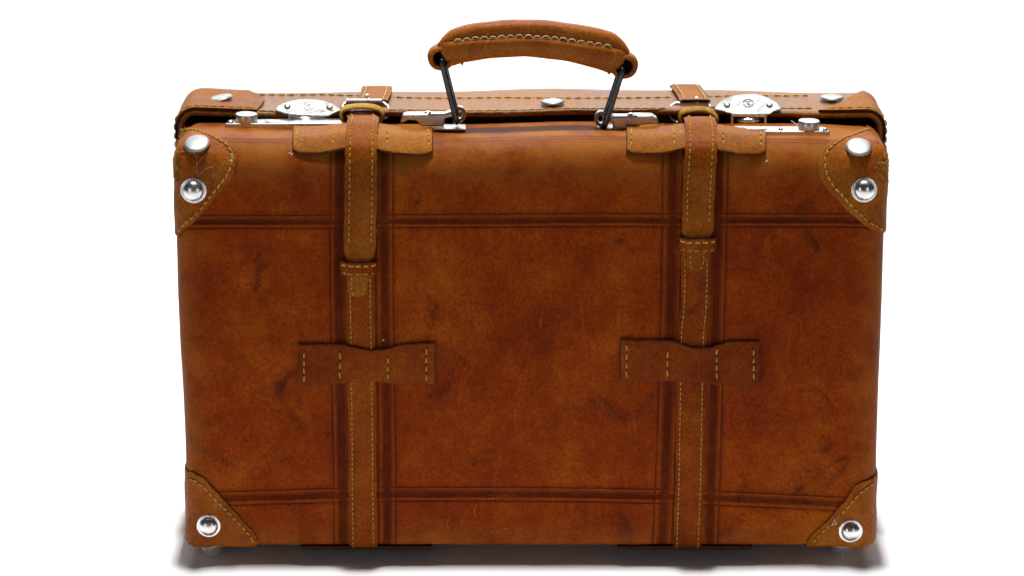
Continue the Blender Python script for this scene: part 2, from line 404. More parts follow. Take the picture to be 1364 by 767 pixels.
def LS(s, y, h=0.):
    s, y, h = np.broadcast_arrays(np.asarray(s, float), np.asarray(y, float), np.asarray(h, float))
    x, z, nx, nz = per(s)
    t = np.clip((z-ZM)/HH, 0, 1.1)**4
    sag = t*(.0012*np.sin(x*13+.9)+.0005*np.sin(x*41+1) - .0016*np.exp(-((x+.01)/.05)**2)*np.clip(1-(y-LY0)/.05, 0, 1)) + t*.0028*(x/LW)*0
    d = .0004*np.sin(x*31+y*50)*np.sin(z*27+y*33)
    P = np.stack([x+nx*(h+d), y+0., z+nz*(h+d)+sag], -1)
    return P, np.stack([nx, nx*0, nz], -1)
def lsy(px, py, h=0.):
    s, y = (px-707)*.00065, .11
    for _ in range(25):
        f = lambda a, b: proj(LS(np.array([a]), np.array([b]), h)[0][0])
        p = f(s, y); e = np.array([px, py])-p
        if abs(e).max() < .02: break
        k = 2e-4; J = np.stack([(f(s+k, y)-p)/k, (f(s, y+k)-p)/k], 1); d = np.clip(np.linalg.solve(J, e), -.03, .03); s += d[0]; y += d[1]
        y = np.clip(y, LY0, LY1)
    return float(s), float(y)
ss = np.linspace(-HALF, HALF, 900, endpoint=False)
sec = [(-.0065, LY0+.05), (-.0062, LY0+.012), (-.0060, LY0+.003), (-.0052, LY0+.0010), (-.0038, LY0+.0001), (-.0022, LY0+.0002), (-.0009, LY0+.0012), (-.0001, LY0+.0032), (0, LY0+.006)]
sec += [(0, y) for y in np.linspace(LY0+.012, LY1-.012, 8)] + [(-.0006, LY1-.007), (-.0025, LY1-.003), (-.0055, LY1-.0007), (-.010, LY1), (-.04, LY1+.001)]
G = np.array([LS(ss, y, h)[0] for h, y in sec]); mb = MB(); mb.grid(G, closed_v=True)
k = len(ss); mb.f.append(tuple(mb.n-k+j for j in range(k))); mb.m.append(0)
lid = mb.build('lid', M['lid'], root, smooth=60)
# inner frame closing the gap between tray and lid, near-black for the shade inside
mb = MB()
def rrect(w, z0, z1, y, r=.010, n=6):
    out = []
    for cx, cz, a0 in ((w-r, z1-r, 0), (-w+r, z1-r, 90), (-w+r, z0+r, 180), (w-r, z0+r, 270)):
        for a in np.linspace(a0, a0+90, n): out.append([cx+r*math.cos(R(a)), y, cz+r*math.sin(R(a))])
    return out
G = np.array([rrect(BW-.012, Z0+.008, Z1-.010, y) for y in (D1-.006, LY0+.045)]); mb.grid(G, closed_v=True)
k = G.shape[1]; mb.f += [tuple(range(k)), tuple(range(k, 2*k))]; mb.m += [0, 0]
mb.build('inner_frame', M['hollow_shade'], root)

# lid stitches, one by one, two rows along the top
def proto_stitch(L, r, name):
    m2 = MB(); P = np.array([[q*L/2, 0, r*.9-r*1.3*abs(q)**3] for q in np.linspace(-1, 1, 7)])
    tube_add(m2, P, [r*(1-.4*abs(q)**3) for q in np.linspace(-1, 1, 7)], 6, ref=(0, 0, 1))
    return m2
stitch_me = {}
def single_stitch(me_key, pos, tang, nrm, parent, scale=1.):
    o = bpy.data.objects.new('stitch', stitch_me[me_key]); COL.objects.link(o); o.parent = parent
    x = Vector(tang).normalized(); z = Vector(nrm); z = (z-x*z.dot(x)).normalized(); y = z.cross(x)
    o.matrix_world = Matrix.Translation(Vector(pos)) @ Matrix((x, y, z)).transposed().to_4x4() @ Matrix.Scale(scale, 4)
def mkproto(key, L, r, mat, arch=0):
    m2 = MB(); qs = np.linspace(-1, 1, 9)
    P = np.array([[q*L/2, arch*(1-abs(q)**2.5), r*.7-r*1.3*abs(q)**4] for q in qs]); tube_add(m2, P, [r*(1-.3*abs(q)**4) for q in qs], 6, ref=(0, 0, 1))
    o = m2.build('stitch', mat); stitch_me[key] = o.data; bpy.data.objects.remove(o)
mkproto('lid', .0056, .00068, M['thread']); mkproto('grip', .0070, .00052, M['thread_pale'], .0022)
def lid_row(pxpts, pitch, skip=()):
    q = np.array([lsy(a, b) for a, b in pxpts]); q = crom(q, 400); P, N = LS(q[:, 0], q[:, 1], .0001)
    n = int(plen(P)/pitch); idx = np.linspace(0, 399, n+1); holes = MB()
    for i in range(n):
        a = int((idx[i]+idx[i+1])/2); 
        px = proj(P[a])[0]
        if any(lo < px < hi for lo, hi in skip): continue
        j = rng.uniform(-.0004, .0004)
        single_stitch('lid', P[a]+np.array([0, j, 0]), P[min(a+2, 399)]-P[a-2]+np.array([0, rng.uniform(-.0003, .0003), 0]), N[a], lid, rng.uniform(.88, 1.12))
        c = int(idx[i]); dome_profile(holes, P[c], N[c], [(.0010, 0), (.0007, .00015), (.00001, .0002)], 6, 0)
    return holes
h1 = lid_row([(344, 127), (420, 127), (520, 130), (640, 131), (760, 131.5), (880, 130.5), (1000, 128.5), (1080, 128)], .0086, ((480, 526), (893, 937)))
h2 = lid_row([(346, 148), (420, 150), (520, 149), (610, 148.6), (700, 149), (760, 147), (880, 145), (1000, 144), (1084, 145)], .0074, ((455, 520), (890, 945)))
for a, b, c in zip(h2.v, [0]*len(h2.v), [0]*len(h2.v)): pass
nb = h1.n; h1.v += h2.v; h1.f += [tuple(i+nb for i in f) for f in h2.f]; h1.m += h2.m; h1.n += h2.n
h1.build('stitch_holes', M['hole'], lid, kind='stuff')
# side seams of the lid
for sg in (-1, 1):
    zz = np.linspace(LZ1-.07, .03, 200); P = np.stack([zz*0+sg*LW, zz*0+LY0+.0045, zz], -1)
    P, N = LS(sg*(LW-LR+LR*math.pi/2+(LZ1-LR-zz)), LY0+.0045, .0002)
    stitches(P, N, .0060, .0044, .00032, lift=-.0001).build('side_seam', [M['thread'], M['hole']], lid, kind='stuff')

# ------------------------------------------------------------------ leather sheets on the body
TH = .0019
def worn(n, amp, seed):
    r2 = np.random.RandomState(seed); a = r2.uniform(-1, 1, n); 
    for _ in range(2): a = (a+np.roll(a, 1)+np.roll(a, -1))/3
    return a*amp*1.8
def corner_patch(sg, top, edge_px, stitch_px, lab):
    zc = Z1 if top else Z0
    E = UVs(edge_px)
    if not top: E = np.vstack([[E[0][0]-sg*.0008, Z0-.014], [E[0][0]-sg*.0002, Z0+.0005], E])
    E = crom(E, 70)
    E[:, 0] += worn(70, .0005, 3); E[:, 1] += worn(70, .0005, 4)
    out = [tuple(bx(x, v)) for x, v in E]
    o = []
    for (x0, v0), (x1, v1) in zip(E[:-1], E[1:]):
        o.append(bx(x0, v0))
        for ZK in (Z0, Z1):
            if (v0-ZK)*(v1-ZK) < 0: t = (ZK-v0)/(v1-v0); o.append(bx(x0+t*(x1-x0), ZK))
    o.append(bx(*E[-1]))
    dm = D1-.0025
    # E runs top/inner end -> side end. continue over the side, round the back and home
    C = np.array([sg*BW, 0, zc])
    first, last = o[0], o[-1]
    zs = last[2]; side = [np.array([sg*BW, y, zs]) for y in np.linspace(0, dm, 10)]
    up = [np.array([sg*BW, dm, z]) for z in np.linspace(zs, zc, 14)[1:]]
    back = [np.array([x, dm, zc]) for x in np.linspace(sg*BW, first[0], 12)[1:]]
    home = [np.array([first[0], y, zc]) for y in np.linspace(dm, first[1], 8)[1:-1]]
    ring = np.array(o + side + up + back + home)
    rad = np.r_[np.linspace(0.02, .93, 20), .975, 1.0]
    G = C + (ring[None]-C)*rad[:, None, None]
    # scuffed swelling over the very corner
    dcor = np.linalg.norm(G-C, axis=-1)
    wear = np.exp(-(dcor/.022)**2)
    nz = np.sin(G[..., 0]*610+G[..., 2]*430)*np.sin(G[..., 2]*520-G[..., 1]*380+1)*np.sin(G[..., 0]*230+G[..., 1]*310)
    def ph(G):
        dcor = np.linalg.norm(G-C, axis=-1); wear = np.exp(-(dcor/.022)**2)
        nz = np.sin(G[..., 0]*610+G[..., 2]*430)*np.sin(G[..., 2]*520-G[..., 1]*380+1)*np.sin(G[..., 0]*230+G[..., 1]*310)
        return TH + (.0022 if top else .0008)*wear + .0007*nz*np.exp(-(dcor/.035)**2) + .00025*np.sin(G[..., 0]*150+G[..., 2]*170+sg)
    h = ph(G)
    h = h*np.where(rad > .99, .80, 1)[:, None]
    topG, _ = S(G, h); botG, _ = S(G, np.full(h.shape, -.0004))
    m2 = MB(); m2.grid(topG, closed_v=True)
    m2.f.append(tuple(range(len(ring)))); m2.m.append(0)
    m2.grid(np.stack([topG[-1], botG[-1]]), closed_v=True, mi=1)
    p = m2.build('corner_patch', [M['patch'], M['edge']], root, smooth=50, weld=1e-6, label=lab)
    q = crom(UVs(stitch_px), 200); BQ = bx(q[:, 0], q[:, 1]); P, N = S(BQ, ph(BQ)+.0002)
    stitches(P, N, .0058, .0044, .00070, lift=.0004).build('stitching', [M['thread'], M['hole']], p, kind='stuff')
    p_fun[p.name] = ph
    return p
p_fun = {}
TLs = [(247, 173.5), (257, 176), (274.5, 182), (290, 188.6), (302, 195), (308, 203), (309.7, 210), (308, 221), (302, 233.5), (294, 244), (282, 259), (269, 275.6), (253, 292), (236, 308)]
TLe = [(252, 170.5), (262, 174), (277, 178.5), (293, 185), (306, 191.5), (314, 201), (316, 210), (314, 223), (308, 237), (299, 248), (287, 263), (273, 280), (257, 297), (237, 314)]
TRs = [(1158, 176.4), (1144, 180), (1129, 185.6), (1115, 192.5), (1104, 201), (1099, 211), (1099, 222), (1102, 233.5), (1111, 248), (1123, 261), (1136.5, 275.6), (1149, 287), (1162, 298), (1177, 305)]
TRe = [(1154, 172), (1141, 175.5), (1125, 180.5), (1109, 188), (1097, 198), (1091, 211), (1090, 224), (1094, 238), (1103, 252), (1116, 266), (1130, 281), (1144, 294), (1158, 304), (1176, 310)]
BLs = [(248, 635), (260, 637.5), (271, 646), (282, 658.5), (297, 673.5), (312, 688.5), (325, 702), (335, 714.6), (337.5, 721)]
BLe = [(247, 625), (256, 627), (270, 635), (285, 650), (305, 672), (327, 697), (340, 710), (343, 720)]
BRs = [(1164, 640), (1154, 647), (1142, 658.5), (1128, 675), (1114, 690), (1099, 703), (1084, 719.0), (1081, 722)]
BRe = [(1164, 633), (1142, 643.6), (1127, 664), (1104, 690), (1084, 709), (1075, 720)]
pTL = corner_patch(-1, True, TLe, TLs, 'cracked, scuffed upper left corner patch')
pTR = corner_patch(1, True, TRe, TRs, 'upper right corner patch with a torn leather flap')
pBL = corner_patch(-1, False, BLe[::-1], BLs, 'lower left corner patch')
pBR = corner_patch(1, False, BRe[::-1], BRs, 'lower right corner patch')

# torn flap and frayed fibres
m2 = MB()
q = crom(UVs([(1162, 222), (1168, 228), (1173, 236), (1176, 243)]), 14); BQ = bx(q[:, 0], q[:, 1]); P, N = S(BQ, p_fun[pTR.name](BQ)+.0006)
tube_add(m2, P + rng.uniform(-.0005, .0005, P.shape), [.0012, .002, .0027, .0028, .0025, .0027, .0022, .0024, .0026, .0024, .0021, .0022, .0015, .0008], 9, flat=.6, ref=(0, 1, 0))
m2.build('torn_flap', M['patch'], pTR, smooth=70)
def fibres(parent, pts, n, mat, spread, ln):
    m3 = MB()
    for i in range(n):
        a, b = pts[rng.randint(len(pts))]; a += rng.uniform(-spread, spread); b += rng.uniform(-spread, spread)
        x, v = uv(a, b); BQ = bx(x, v); p, nn = S(BQ, p_fun[parent.name](BQ)); d = nn + rng.uniform(-1, 1, 3)*1.1; d /= np.linalg.norm(d); l = ln*rng.uniform(.3, 1)
        c = [p-nn*.0006, p+d*l*.5, p+d*l+rng.uniform(-1, 1, 3)*l*.35]
        tube_add(m3, crom(c, 5), [.00040, .00036, .0003, .00022, .00008], 4)
    m3.build('frayed_fibres', mat, parent, kind='stuff')
fibres(pTL, [(228, 205), (227, 212), (230, 222), (232, 228), (236, 235), (226, 216), (232, 200), (226, 222)], 420, M['suede'], 6, .0042)
fibres(pTR, [(1172, 222), (1178, 214), (1170, 230), (1176, 238), (1180, 226), (1180, 236)], 380, M['suede'], 5, .0044)
fibres(pTL, [(238, 310), (240, 312)], 24, M['suede'], 3, .003)
fibres(pBL, [(248, 634), (250, 720), (246, 690), (252, 726)], 50, M['suede'], 4, .0022)
# pale cracks
m3 = MB()
for c in ([(263, 232), (262, 222), (262, 212), (259, 205), (250, 203), (240, 205)], [(263, 218), (270, 210), (277, 203), (277, 196), (280, 191)], [(264, 234), (270, 228), (277, 224), (284, 222)], [(238, 262), (242, 257), (246, 258)]):
    q = crom(UVs(c, TH), 22); BQ = bx(q[:, 0], q[:, 1]); P, N = S(BQ, p_fun[pTL.name](BQ)+.0002+rng.uniform(0, .0002, 22)); tube_add(m3, P, rng.uniform(.00014, .00034, 22), 5)
m3.build('crack', M['crack'], pTL)
m3 = MB()
for c in ([(633, 690), (632, 680), (634, 671)], [(640, 672), (646, 666), (655, 663), (668, 662)], [(598, 703), (596, 696), (599, 689)], [(652, 659), (662, 660), (690, 659)], [(690, 622), (704, 617), (716, 612)], [(660, 712), (668, 706), (676, 703)]):
    q = crom(UVs(c), 40)+rng.uniform(-.0003, .0003, (40, 2)); P, N = S(bx(q[:, 0], q[:, 1]), .00002)
    for i in range(0, 38, 2):
        if rng.rand() < .6: tube_add(m3, P[i:i+3], [.00008, .00022*rng.uniform(.5, 1), .00008], 4)
m3.build('scuff', M['crack'], body, kind='stuff')
def tufts(parent, spots, h=.002, sc=.0012):
    m3 = MB()
    for a, b in spots:
        x, v = uv(a, b); BQ = bx(x, v); p, nn = S(BQ, p_fun[parent.name](BQ) if parent.name in p_fun else h)
        for _ in range(7):
            d = rng.uniform(-1, 1, 3); d[1] *= .4; tube_add(m3, crom([p-d*sc*.4, p+nn*.0005, p+d*sc+rng.uniform(-1, 1, 3)*sc*.5], 5), .00028, 4)
    m3.build('fluff', M['fluff'], parent, kind='stuff')
tufts(pTL, [(309, 207), (310, 211), (308, 214)], .0026)
tufts(pBR, [(1110, 694), (1113, 696), (1108, 697), (1112, 692)], .0026)
tufts(body, [(386, 205), (389, 206), (1021, 215), (511, 453), (480, 461), (475, 457), (484, 462), (398, 510), (465, 408), (465, 420)], .0002, .0009)

# straps on the front (worn ribbon with crowned top)
def ribbon(name, P, N, width, th, mat, parent, nw=11, edge=.0004, seed=1, side=None, crown=.0004, smooth=50, label=None, tipshape=None):
    P = np.asarray(P); n = len(P); width = np.broadcast_to(np.asarray(width, float), (n,)); T = np.gradient(P, axis=0)
    T /= np.linalg.norm(T, axis=1, keepdims=True); N = N/np.linalg.norm(N, axis=1, keepdims=True)
    B = np.cross(N, T) if side is None else side; B = B/np.linalg.norm(B, axis=1, keepdims=True)
    e1, e2 = worn(n, edge, seed), worn(n, edge, seed+1); c = np.linspace(-1, 1, nw); c = np.sign(c)*np.abs(c)**.8
    top = np.zeros((n, nw, 3)); bot = top.copy()
    for j, q in enumerate(c):
        off = q*width/2 + (e1 if q < 0 else e2)*abs(q)**4
        hh = th + crown*(1-q*q) - (.28*th if abs(q) > .999 else 0)
        top[:, j] = P + B*off[:, None] + N*hh if np.ndim(hh) == 0 else P + B*off[:, None] + N*hh
        bot[:, j] = P + B*off[:, None]
    m2 = MB(); sheet(m2, top, bot); return m2.build(name, [mat, M['edge']], parent, smooth=smooth, label=label), P, N, B
def rows(o, P, N, B, width, th, inset, mats, pitch=.0050, L=.0036, r=.00052, a=0, b=None, name='stitching'):
    b = b or len(P); m2 = MB()
    w = np.broadcast_to(np.asarray(width, float), (len(P),))
    for s in (-1, 1):
        off = s*(w/2-inset); Q = P + B*off[:, None] + N*(th+.00035); stitches(Q[a:b], N[a:b], pitch, L, r, mb=m2)
    m2.build(name, mats, o, kind='stuff')
TM = [M['thread'], M['hole']]
def body_path(pxpts, h, n, extra_bottom=0.):
    q = UVs(pxpts)
    if extra_bottom: q = np.vstack([q, [q[-1][0], Z0-extra_bottom]])
    q = crom(q, n); hh = np.interp(np.linspace(0, 1, n), np.linspace(0, 1, len(h)), h) if np.ndim(h) else h
    P, N = S(bx(q[:, 0], q[:, 1]), hh); return P, N, q
K = dict(
 L=dict(low=[(479.5, 205), (480, 300), (480, 400), (481, 450), (482.5, 560), (483, 640), (484, 715)], lw=(.0225, .0240), 
        up=[(482, 192), (481.5, 215), (481, 260), (480, 310), (479, 345), (478, 366), (477, 380), (477, 393)], keeper=(478, 354.5, 453, 503, 17), x=482,
        loop=[397, 580, 457, 512], anchor=[390, 577, 173, 208]),
 R=dict(low=[(929, 210), (927.5, 300), (926, 400), (922, 450), (920, 560), (918.5, 640), (916, 715)], lw=(.0250, .0245),
        up=[(934, 196), (932.5, 215), (931, 240), (930, 270), (929.5, 300), (929, 322), (928, 340), (927, 359)], keeper=(928.5, 323, 903, 954, 17), x=934,
        loop=[826, 1012, 451, 514], anchor=[834, 1020, 174, 208]))
for key, k in K.items():
    sd = 10 if key == 'L' else 40
    # long fixed strap running down the front and under the case
    P, N, q = body_path(k['low'], .0002, 150, .030)
    w = np.linspace(k['lw'][0], k['lw'][1], 150)
    # lies flatter where the loop holds it
    o, P, N, B = ribbon('lower_strap', P, N, w, .0019, M['strap'], root, seed=sd, edge=.0004)
    rows(o, P, N, B, w, .0020, .0031, TM, .0045, .0034, .00046, 2, 142)
    # buckled strap: over the gap from the buckle, down through the keeper to its tip
    qz = UVs(k['up']); qz = crom(qz, 110); n_ = len(qz)
    hh = np.interp(np.linspace(0, 1, n_), [0, .09, .24, .8, 1], [.0076, .0086, .0042, .0026, .0021])
    Pb, Nb = S(bx(qz[:, 0], qz[:, 1]), hh)
    X0 = Pb[0][0]
    zt = LZ1; pxk = k['x']; off_ = 0 if key == 'L' else 4; lead = [at_depth(pxk, 150+off_, .086), at_depth(pxk, 157+off_, .070), np.array([X0+.0002, .046, Z1+.0095]), np.array([X0+.0001, .0255, Z1+.0090])]
    P = np.vstack([np.array(lead), Pb[::4], Pb[-1:]]); P = crom(P, 150)
    T = np.gradient(P, axis=0); T /= np.linalg.norm(T, axis=1, keepdims=True)
    N = np.cross(np.array([1., 0, 0]), T); N *= np.sign(N[:, 2:3]*.5-N[:, 1:2]+1e-9)
    t = np.linspace(0, 1, 150); L_ = plen(P)
    tipm = 1-np.clip((t-(1-.0050/L_*1.2))/(.0050/L_*1.2), 0, 1)**2*.55
    w = np.interp(t, [0, .70 if key == 'L' else .66, .82, .86, 1], [.0262, .0270, .0265, .0185, .0165])*np.where(t > .9, tipm, 1)
    o, P, N, B = ribbon('buckled_strap', P, N, w, .0021, M['upper'], root, seed=sd+3, edge=.0005, side=np.tile([1., 0, 0], (150, 1)))
    rows(o, P, N, B, w, .0023, .0040, TM, .0052, .0038, .00052, 3, 118)
    rows(o, P, N, B, w, .0023, .0030, TM, .0042, .0032, .00042, 131, 149, name='tip_stitching')
    # keeper round both straps
    cx, cy, xl, xr, hpx = k['keeper']
    def loft_sheet(name, x0, x1, ytop, ybot, hfun, mat, nu=60, nvv=14, lab=None, curve=None, edge=.0004, th=.0018, seed=1, tilt=0.):
        a = np.array([uv(px, yt) for px, yt in zip(np.linspace(x0, x1, 9), [ytop(v_) for v_ in np.linspace(0, 1, 9)])])
        c = np.array([uv(px, yb) for px, yb in zip(np.linspace(x0, x1, 25)+tilt, [ybot(v_) for v_ in np.linspace(0, 1, 25)])])
        a = crom(a, nu); c = crom(c, nu); us_ = np.r_[0, .008, np.linspace(.02, .98, nu-4), .992, 1]; a = np.stack([np.interp(us_, np.linspace(0, 1, nu), a[:, k_]) for k_ in (0, 1)], -1); c = np.stack([np.interp(us_, np.linspace(0, 1, nu), c[:, k_]) for k_ in (0, 1)], -1); a[:, 1] += worn(nu, edge, seed); c[:, 1] += worn(nu, edge, seed+1)
        tt = np.r_[0, .028, np.linspace(.07, .93, nvv-4), .972, 1][:, None, None]; Q = a[None]*(1-tt)+c[None]*tt
        uu = us_[None, :]; hv = hfun(uu, tt[..., 0])*np.ones((nvv, nu)); eh = np.ones((nvv, nu)); eh[0] = eh[-1] = .78; eh[:, 0] = eh[:, -1] = .78
        top, N_ = S(bx(Q[..., 0], Q[..., 1]), hv+th*eh); bot, _ = S(bx(Q[..., 0], Q[..., 1]), hv)
        m2 = MB(); sheet(m2, top, bot, rim=True); ob = m2.build(name, [mat, M['edge'], M['burnish']], root, smooth=50, label=lab)
        def srow(u_, t0, t1, mb_):
            tq = np.linspace(t0, t1, 40); Qa = np.array([a_ for a_ in [np.array([np.interp(u_, uu[0], a[:, k_])*(1-q_)+np.interp(u_, uu[0], c[:, k_])*q_ for k_ in (0, 1)]) for q_ in tq]])
            hq = hfun(np.full(40, u_), tq); P_, N2 = S(bx(Qa[:, 0], Qa[:, 1]), hq+th+.0001); stitches(P_, N2, .0066, .0046, .00068, mb=mb_, jit=.04)
        def hrow(t_, mb_, u0=.04, u1=.96):
            uq = np.linspace(u0, u1, 80); Qa = np.stack([np.interp(uq, uu[0], a[:, k_])*(1-t_)+np.interp(uq, uu[0], c[:, k_])*t_ for k_ in (0, 1)], -1)
            hq = hfun(uq, np.full(80, t_)); P_, N2 = S(bx(Qa[:, 0], Qa[:, 1]), hq+th+.0001); stitches(P_, N2, .0062, .0048, .00050, mb=mb_, hole=1)
        return ob, srow, hrow
    plate = lambda u_, edge_: 1-np.clip((np.abs(u_-.5)-.5+edge_)/edge_, 0, 1)**3
    o, sr, hr = loft_sheet('keeper', xl, xr, lambda u_: cy-8.5+1.2*math.sin(u_*3.1), lambda u_: cy+8.5+1.2*math.sin(u_*3.1), lambda u_, t_: .0003+.0068*plate(u_, .20)+.0006*np.sin(t_*3.14), M['strap'], 44, 12, seed=sd+7, th=.0026)
    mk = MB(); hr(.2, mk); hr(.8, mk); mk.build('stitching', TM, o, kind='stuff')
    # lower loop: pinched in the middle where it goes over the strap
    x0, x1, y0, y1 = k['loop']
    cs = (480-x0)/(x1-x0) if key == 'L' else (920-x0)/(x1-x0)
    bump = lambda u_, c_, w_: np.exp(-np.abs((u_-c_)/w_)**3)
    if key == 'L': yt = lambda u_: y0+7*float(bump(u_, .58, .15))-2.0*max(0, u_-.6)*2.5+2*(1-u_)*0; yb = lambda u_: y1-5*float(bump(u_, .5, .17))-1.5*u_
    else: yt = lambda u_: y0+8*float(bump(u_, .58, .15))+2.5*u_; yb = lambda u_: y1-9+8*u_-3*float(bump(u_, .47, .16))
    o, sr, hr = loft_sheet('strap_loop', x0, x1, yt, yb, lambda u_, t_: .0001+.0028*bump(u_, cs, .17)+.00035*np.sin(u_*23+t_*4), M['loop'], 90, 20, seed=sd+13, edge=.0005, th=.0027, lab='lower strap loop on the %s strap' % ('left' if key == 'L' else 'right'))
    mk = MB()
    for u_, ta, tb in ((.045, .18, .93), (.305, .16, .90), (.655, .24, .93), (.935, .10, .93)) if key == 'L' else ((.045, .1, .95), (.335, .22, .92), (.69, .08, .88), (.955, .18, .85)): sr(u_, ta, tb, mk)
    mk.build('stitching', TM, o, kind='stuff')
    # upper loop near the top edge
    x0, x1, y0, y1 = k['anchor']; cs = .49 if key == 'L' else .53
    yt = lambda u_: y0+(2 if key == 'L' else 3)*(u_-.3); yb = lambda u_: y1-1.5+2*u_-5.5*float(bump(u_, cs-.02, .2))-5.5*max(0., abs(u_-.5)-.42)**2/.0064*.9
    o, sr, hr = loft_sheet('strap_loop', x0, x1, yt, yb, lambda u_, t_: .0002+.0034*bump(u_, cs, .24)+.0012*t_*bump(u_, .8, .15), M['tan'], 90, 16, seed=sd+17, edge=.0004, th=.0032, lab='upper strap loop on the %s strap' % ('left' if key == 'L' else 'right'))
    mk = MB()
    for u_ in ((.035, .30, .675, .965) if key == 'L' else (.04, .34, .69, .955)): sr(u_, .18, .86, mk)
    mk.build('stitching', TM, o, kind='stuff')
    if key == 'R':    # small dark stamped mark on the loop
        mk = MB()
        for c in ([(983.5, 181), (983, 188)], [(983.5, 181), (986, 186)], [(986, 186), (988.5, 181)], [(988.5, 181), (989, 188)]):
            qq = crom(UVs(c, .0025), 6); P_, N_ = S(bx(qq[:, 0], qq[:, 1]), .0030); tube_add(mk, P_, .0005, 5)
        mk.build('stamped_mark', M['ink'], o)

# ------------------------------------------------------------------ studs
def stud(px, py, rpx, kind, mapper='body', tiltx=0., tiltz=0., name='stud'):
    if mapper == 'body': x, v = uv(px, py, .002); p, n = S(bx(x, v), TH*.9)
    elif mapper == 'lid': s, y = lsy(px, py, .002); P, N_ = LS(np.array([s]), np.array([y]), .0012); p, n = P[0], N_[0]
    else: p, n = mapper
    n = np.array(n) + np.array([tiltx, 0, tiltz]); r = rpx*.000635; m2 = MB()
    if kind == 'dome':
        dome_profile(m2, p, n, [(r, -.0015), (r, .0004), (r*.97, .0011), (r*.90, .0014), (r*.80, .0013), (r*.76, .0010)], 40)
        dome_profile(m2, p, n, [(r*.80, .0006), (r*.79, .0018)] + [(r*.79*math.cos(a), .0018+r*.58*math.sin(a)) for a in np.linspace(.15, math.pi/2-.01, 10)], 40)
    else:
        dome_profile(m2, p, n, [(r*.30, -.001), (r*.35, .0008), (r*.93, .0009), (r, .0013), (r*.985, .0018), (r*.93, .0022)] + [(r*.93*math.cos(a), .0022+r*.14*math.sin(a)) for a in np.linspace(.1, math.pi/2-.01, 8)], 40)
    return m2.build(name, M['stud'] if kind == 'dome' else M['satin'], root, smooth=38)
stud(258, 253.5, 17.5, 'dome'); stud(1151, 252.5, 17.5, 'dome'); stud(278, 699.5, 16.5, 'dome'); stud(1133, 706.5, 16.5, 'dome')
stud(262, 193, 17.5, 'flat', tiltx=-.12, tiltz=.55); stud(1144, 197.5, 17.5, 'flat', tiltx=.03, tiltz=.55)
stud(294, 132, 17, 'flat', 'lid', -.20); stud(736, 137, 16.5, 'flat', 'lid', -.03); stud(1108, 131.5, 16.5, 'flat', 'lid', .0)
def foot(x, y):
    m2 = MB(); r = .0105
    dome_profile(m2, np.array([x, y, Z0+.001]), (0, 0, -1), [(r, -.001), (r, .0015), (r*.95, .003)] + [(r*.93*math.cos(a), .003+.0102*math.sin(a)) for a in np.linspace(.1, math.pi/2-.01, 8)], 32)
    return m2.build('foot', M['stud'], root)
for sx, px in ((-1, 283), (1, 1121)):
    x = at_depth(px, 728, .016)[0]; foot(x, .0150); foot(x, .135)

# ------------------------------------------------------------------ lid corner patches
def lid_patch(sg, px_in, py0, py1, lab, point=False):
    s0 = lsy(px_in, (py0+py1)/2)[0]; s_end = sg*(LW-LR+LR*math.pi/2+.060)
    nu, nvv = 110, 26; u_ = np.linspace(0, 1, nu); t_ = np.linspace(0, 1, nvv)
    ya, yb = LY0+.0006, LY1-.006
    G = np.zeros((nvv, nu, 2))
    for i, t in enumerate(t_):
        if point: inn = s0 + sg*.045*(t**.75)      # pointed near the lip
        else: inn = s0 - sg*.004*math.sin(t*3.1) + sg*.020*max(0, t-.55)**1.3*2
        end = s_end - sg*.05*(t**2)
        G[i, :, 0] = inn + (end-inn)*u_; G[i, :, 1] = ya+(yb-ya)*t + (worn(nu, .0003, 5) if i == 0 else 0)
    h = np.full((nvv, nu), .0022) + .0003*np.sin(G[..., 0]*140)*np.sin(G[..., 1]*160); h[0] *= .85; h[-1] *= .6; h[:, 0] *= .8; h[:, -1] *= .8
    top, _ = LS(G[..., 0], G[..., 1], h); bot, _ = LS(G[..., 0], G[..., 1], -.0003)
    m2 = MB(); sheet(m2, top, bot); p = m2.build('lid_corner_patch', [M['tan'], M['edge']], root, smooth=50, label=lab)
    row = G[2].copy(); row[:, 1] = ya+.0040; row = row[(2 if point else 3):96]; P, N = LS(row[:, 0], row[:, 1], .0024)
    stitches(P, N, .0072, .0056, .00068).build('stitching', TM, p, kind='stuff')
lid_patch(-1, 345, 127, 151, 'square ended corner patch of the lid, left')
lid_patch(1, 1086, 127, 149, 'pointed corner patch of the lid, right', True)

